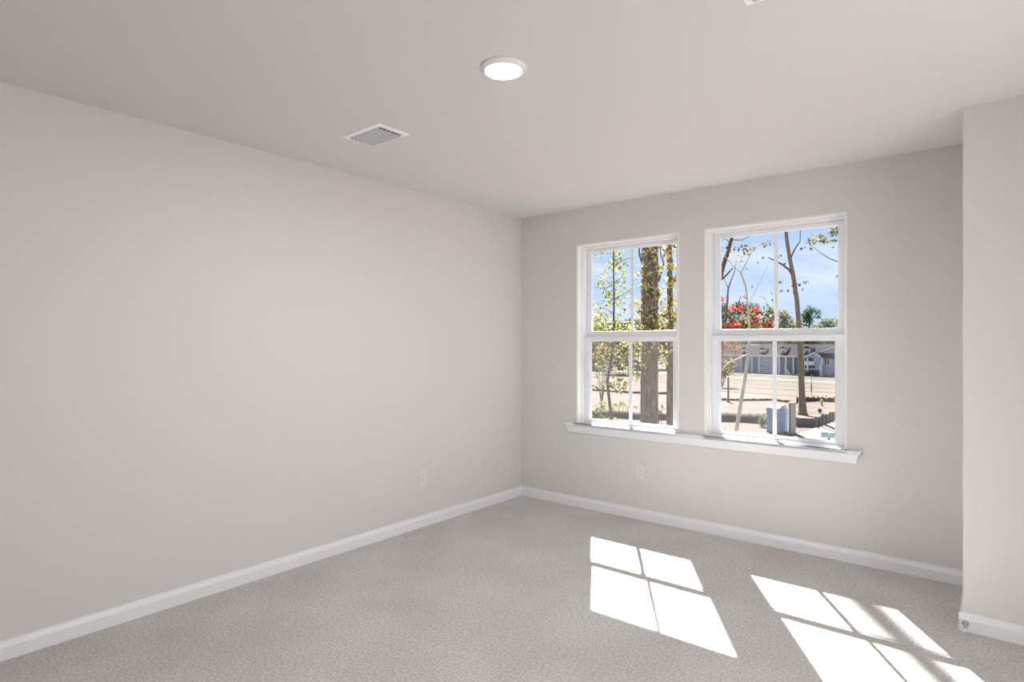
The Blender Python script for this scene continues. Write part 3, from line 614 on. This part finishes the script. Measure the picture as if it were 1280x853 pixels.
hpart('balcony_rail', hbox(1005.5, 451.8, 1017.5, 456.6, v - .3, v - .1), 'white_paint', bay)
hpart('balcony_rail', hbox(1005.5, 460.8, 1024.5, 462.2, v - .5, v - .1), 'white_paint', bay)
hpart('column', hbox(1008.3, 447.4, 1010, 468, v - .4, v - .15), 'white_paint', bay)
hpart('column', hbox(1024.3, 456.5, 1026.8, 471, v - .5, v - .1), 'white_paint', bay)
hpart('column', hbox(1026.6, 447.4, 1028.2, 457, v - .3, v - .1), 'white_paint', bay)
# right wing with its own gable
v = -1.0
hpart('wing_wall', hbox(1027.2, 446.5, 1062, 471, -1.0, .02), 'siding')
g0, g1 = hp(1022.5, 441.5, v), hp(1047, 433, v); uu = g1[0] + (g1[0] - g0[0]) * .15; top = g1[1] + (g1[1] - g0[1]) * .15
wing = hpart('wing_gable', MB().prism([(g0[0] + .2, g0[1]), (uu, g0[1]), (uu, top), ], (0, v, 0), (1, 0, 0), (0, 0, 1), (0, 1.6, 0)), 'siding')
hpart('rake_trim', MB().prism([(g0[0], g0[1]), (uu, top), (uu, top + .3), (g0[0], g0[1] + .3)], (0, v - .3, 0), (1, 0, 0), (0, 0, 1), (0, .3, 0)), 'white_paint', wing)
hpart('upper_roof', MB().prism([(g0[0], g0[1] + .31), (uu, top + .31), (uu, top + .45), (g0[0], g0[1] + .45)], (0, v - .25, 0), (1, 0, 0), (0, 0, 1), (0, 5, 0)), 'shingle', wing)
zr0 = hp(1030, 447.3, v - .3)[1]; zr1 = hp(1030, 441.3, v + .2)[1]; ur, _ = hp(1062, 447, v)
hpart('wing_roof', MB().add([(g0[0] + .1, v + .1, zr1), (uu + 2, v + .1, zr1), (uu + 2, v - 1.2, zr0), (hp(1028.5, 447, v)[0], v - 1.2, zr0), (g0[0] + .1, v + .1, zr1 - .2), (uu + 2, v + .1, zr1 - .2), (uu + 2, v - 1.2, zr0 - .2), (hp(1028.5, 447, v)[0], v - 1.2, zr0 - .2)], [(0, 1, 2, 3), (7, 6, 5, 4), (3, 2, 6, 7), (0, 3, 7, 4), (1, 5, 6, 2)]), 'shingle', wing)
def hshrub(label, px, dd, rx, rz, seed):
    u, _ = hp(px, 468, dd); b = hb(u, dd); d = (b - CAM).dot(FW); return shrub(label, px, d, rz, rx, ('dg', 'dg'), 700, .35, seed)
hshrub('dark low shrub below the house\'s gabled balcony bay, left one of the pair', 1009.3, -3.6, .78, .55, 31)
hshrub('dark low shrub below the house\'s gabled balcony bay, right one of the pair', 1018.6, -3.6, .80, .55, 32)
hshrub('dark shrub at the foot of the house\'s right wing, beside the window edge', 1041, -4.2, 1.3, .5, 33)

# ---------------------------------------------------------------- site things
D = 49.3; b = gat(971.5, D)
po = empty('portable_toilet', b, YAW + math.radians(28)); tag(po, 'blue portable toilet with white domed roof on the pale dirt', 'portable toilet')
s = .60; Hh = 2.02
build('body', MB().box((-s, -s, .08), (s, s, Hh)), M['potty'], po, bevel=.05)
build('skid', MB().box((-s + .02, -s + .02, 0), (-s + .22, s - .02, .1)).box((s - .22, -s + .02, 0), (s - .02, s - .02, .1)), M['metal_dark'], po)
rf = [(-s - .05, 0), (-s - .05, .05), (-s + .2, .17), (-.25, .27), (0, .30), (.25, .27), (s - .2, .17), (s + .05, .05), (s + .05, 0)]
build('roof', MB().prism(rf, (0, -s - .05, Hh - .005), (1, 0, 0), (0, 0, 1), (0, 2 * s + .1, 0)), M['potty_roof'], po, bevel=.02)
d_ = build('door', MB().box((-.42, -s - .025, .14), (.42, -s - .001, 1.93)), M['potty'], po, bevel=.01)
build('door_handle', MB().box((.28, -s - .06, 1.0), (.36, -s - .02, 1.12)), M['potty_roof'], d_)
build('vent_panel', MB().box((-.25, -s - .04, 1.70), (.05, -s - .02, 1.80)), M['potty_roof'], d_)
build('vent_pipe', MB().tube([(.35, .4, Hh), (.35, .4, Hh + .42)], .05, 10), M['metal_dark'], po)

b = gat(990.3, 48.6)
up = empty('utility_post', b, YAW + math.radians(12)); tag(up, 'tall square tan post standing right beside the blue portable toilet', 'post')
build('post', MB().box((-.23, -.15, -.05), (.23, .15, 2.5)), M['tan'], up, bevel=.02)
build('post_cap', MB().box((-.26, -.18, 2.5), (.26, .18, 2.58)), M['tan'], up, bevel=.02)
build('post_foot', MB().box((-.30, -.22, -.05), (.30, .22, .12)), M['tan'], up, bevel=.02)

# timber planter around the tall tree
A, B, C_ = gnd(996.3, 533.4), gnd(1018.5, 534.4), gnd(1052, 521.5)
tpz = .78; pr_ = empty('planter', A); tag(pr_, 'weathered timber planter wall around the tall slim tree', 'planter')
def wallrun(p, q, nb, name):
    d = (q - p); L = d.length; d.normalize(); nr = Vector((-d.y, d.x, 0)); 
    for k in range(nb):
        z0 = tpz / nb * k; mb_ = MB()
        v = [p + nr * .002 * k, q + nr * .002 * k, q + nr * .22, p + nr * .22]
        lo_ = [Vector((a.x, a.y, G + z0 - (.05 if k == 0 else -.008))) for a in v]; hi = [Vector((a.x, a.y, G + z0 + tpz / nb - .008)) for a in v]
        mb_.add(lo_ + hi, [(0, 3, 2, 1), (4, 5, 6, 7), (0, 1, 5, 4), (1, 2, 6, 5), (2, 3, 7, 6), (3, 0, 4, 7)]); build(name, local(mb_, pr_), M['timber'], pr_)
wallrun(A, B, 3, 'timber'); wallrun(B, C_, 3, 'timber')
dd = (C_ - B); L_ = dd.length; dd.normalize(); n_ = 9
for k in range(n_):
    p = B + dd * (L_ * k / (n_ - 1)) - Vector((-dd.y, dd.x, 0)) * .1
    ph = tpz + (.1 if k % 2 else .18)
    build('post', local(MB().tube([p + Vector((0, 0, -.05)), p + Vector((0, 0, ph))], .13, 10), pr_), M['timber'], pr_)
p = A; build('post', local(MB().box(p + Vector((-.1, -.12, -.05)), p + Vector((.12, .1, tpz + .05))), pr_), M['timber'], pr_)
ctr = TB + Vector((0, 6, 0))
v = [A + Vector((.1, .1, 0)), B + Vector((-.05, .12, 0)), C_ + Vector((-.2, 0, 0)), C_ + Vector((-1.5, .8, 0)), TB + Vector((-1.8, 2.6, 0))]
sl_ = MB(); lo_ = [Vector((a.x, a.y, G - .05)) for a in v]; hi = [Vector((a.x, a.y, G + (.62 if i < 3 else .02))) for i, a in enumerate(v)]
sl_.add(lo_ + hi, [(5, 6, 7, 8, 9)] + [(i, (i + 1) % 5, 5 + (i + 1) % 5, 5 + i) for i in range(5)])
build('soil', local(sl_, pr_), M['dirt'], pr_)

# hydrant, bin, marker, poles, boards
b = gnd(1027, 507.3); hy = empty('fire_hydrant', b); tag(hy, 'small yellow fire hydrant on the dirt right of the tall slim tree', 'hydrant')
build('barrel', MB().lathe([(.0001, -.03), (.2, -.03), (.2, .05), (.13, .07), (.13, .52), (.17, .54), (.17, .58), (.14, .66), (.07, .73), (.035, .75), (.035, .81), (.0001, .81)], n=20), M['hyd'], hy)
for s_ in (-1, 1): build('outlet_cap', MB().tube([(.1 * s_, 0, .42), (.24 * s_, 0, .42)], .065, 12), M['hyd'], hy)
build('outlet_cap', MB().tube([(0, -.1, .38), (0, -.25, .38)], .085, 12), M['hyd'], hy)
b = gnd(1024.3, 516.2); bn = empty('bucket', b, .3); tag(bn, 'faded red bucket lying in the dirt between planter and hydrant', 'bucket')
Mx = Matrix.Rotation(math.radians(82), 3, 'X')
build('shell', MB().lathe([(.17, .0), (.20, .40), (.21, .40), (.21, .43), (.185, .43), (.155, .03), (.0001, .03)], (0, 0, .205), 20, M=Mx), M['redbrick'], bn)
build('handle', MB().tube([(-.2, -.40, .22), (-.2, -.55, .2), (0, -.64, .12), (.2, -.55, .2), (.2, -.40, .22)], .012, 6), M['metal_dark'], bn)
b = gnd(1014.3, 494.5); mk = empty('marker_post', b); tag(mk, 'thin marker post with dark band on the far dirt right of the tall slim tree', 'post')
build('pole', MB().tube([(0, 0, -.05), (0, 0, 3.0)], .045, 8), M['tan'], mk)
build('band', MB().tube([(0, 0, .6), (0, 0, 1.6)], .075, 8), M['metal_dark'], mk)
b = gnd(1044.3, 505); dp = empty('pole', b); tag(dp, 'thin dark pole at the right edge of the right window', 'pole')
build('shaft', MB().tube([(0, 0, -.05), (0, 0, 3.9)], [.05, .035], 8), M['metal_dark'], dp); build('cap', MB().lathe([(.0001, 3.9), (.06, 3.9), (.06, 3.96), (.0001, 4.0)], n=10), M['metal_dark'], dp)
b = gnd(910.3, 503); wp = empty('utility_post', b); tag(wp, 'brown wooden post in the dirt left of the pale leaning sapling', 'post')
build('post', MB().tube([(0, 0, -.05), (0, 0, 3.2)], [.14, .11], 10), M['bark'], wp); build('post_foot', MB().lathe([(.0001, -.03), (.24, -.03), (.16, .12), (.0001, .13)], n=12), M['berm'], wp)
b = gnd(952.5, 534); shrub('dull green shrub against the left side of the blue portable toilet', 953, (b - CAM).dot(FW), .45, .42, ('mg', 'gl'), 420, .14, 41)
b = gnd(951, 522.5); bo = empty('board', b, YAW + .1); tag(bo, 'white board lying by the earth bank left of the blue portable toilet', 'board')
build('sheet', MB().box((-.40, -.25, .42), (.40, .25, .49)), M['potty_roof'], bo, bevel=.01)
for q in (-.3, .3): build('block', MB().box((q - .07, -.2, -.03), (q + .07, .2, .42)), M['timber'], bo)

# street name sign, close to the house
D = 35.5; zt = W(1035, 541, D).z; b = gat(1036, D)
sg = empty('street_sign', b, YAW); tag(sg, 'green street name sign on a post at the right window\'s lower right corner', 'sign')
build('pole', MB().tube([(0, 0, -.05), (0, 0, zt - G - .34)], .032, 10), M['metal_dark'], sg)
build('bracket', MB().box((-.05, -.05, zt - G - .42), (.05, .05, zt - G - .28)), M['metal_dark'], sg, bevel=.01)
ang = math.radians(3.5)
for k, (x0, x1, dz) in enumerate(((-.46, -.02, .02), (.02, .42, -.01))):
    bl = build('blade', MB().box((x0, -.01, zt - G - .30 + dz), (x1, .01, zt - G - .01 + dz)), M['sign_green'], sg, bevel=.008)
    lt = MB(); x = x0 + .05; rgx = random.Random(k + 2)
    while x < x1 - .06:                              # the lettering is too small in the photo to be read: pale strokes
        wch = rgx.uniform(.035, .05); zb_ = zt - G - .225 + dz; hh = .15 if rgx.random() < .35 else .105
        lt.box((x, -.0125, zb_), (x + .013, -.0102, zb_ + hh)); lt.box((x + wch - .013, -.0125, zb_), (x + wch, -.0102, zb_ + .105)); lt.box((x, -.0125, zb_ + .09), (x + wch, -.0102, zb_ + .105))
        x += wch + .014
    build('lettering', lt, M['sign_white'], bl)
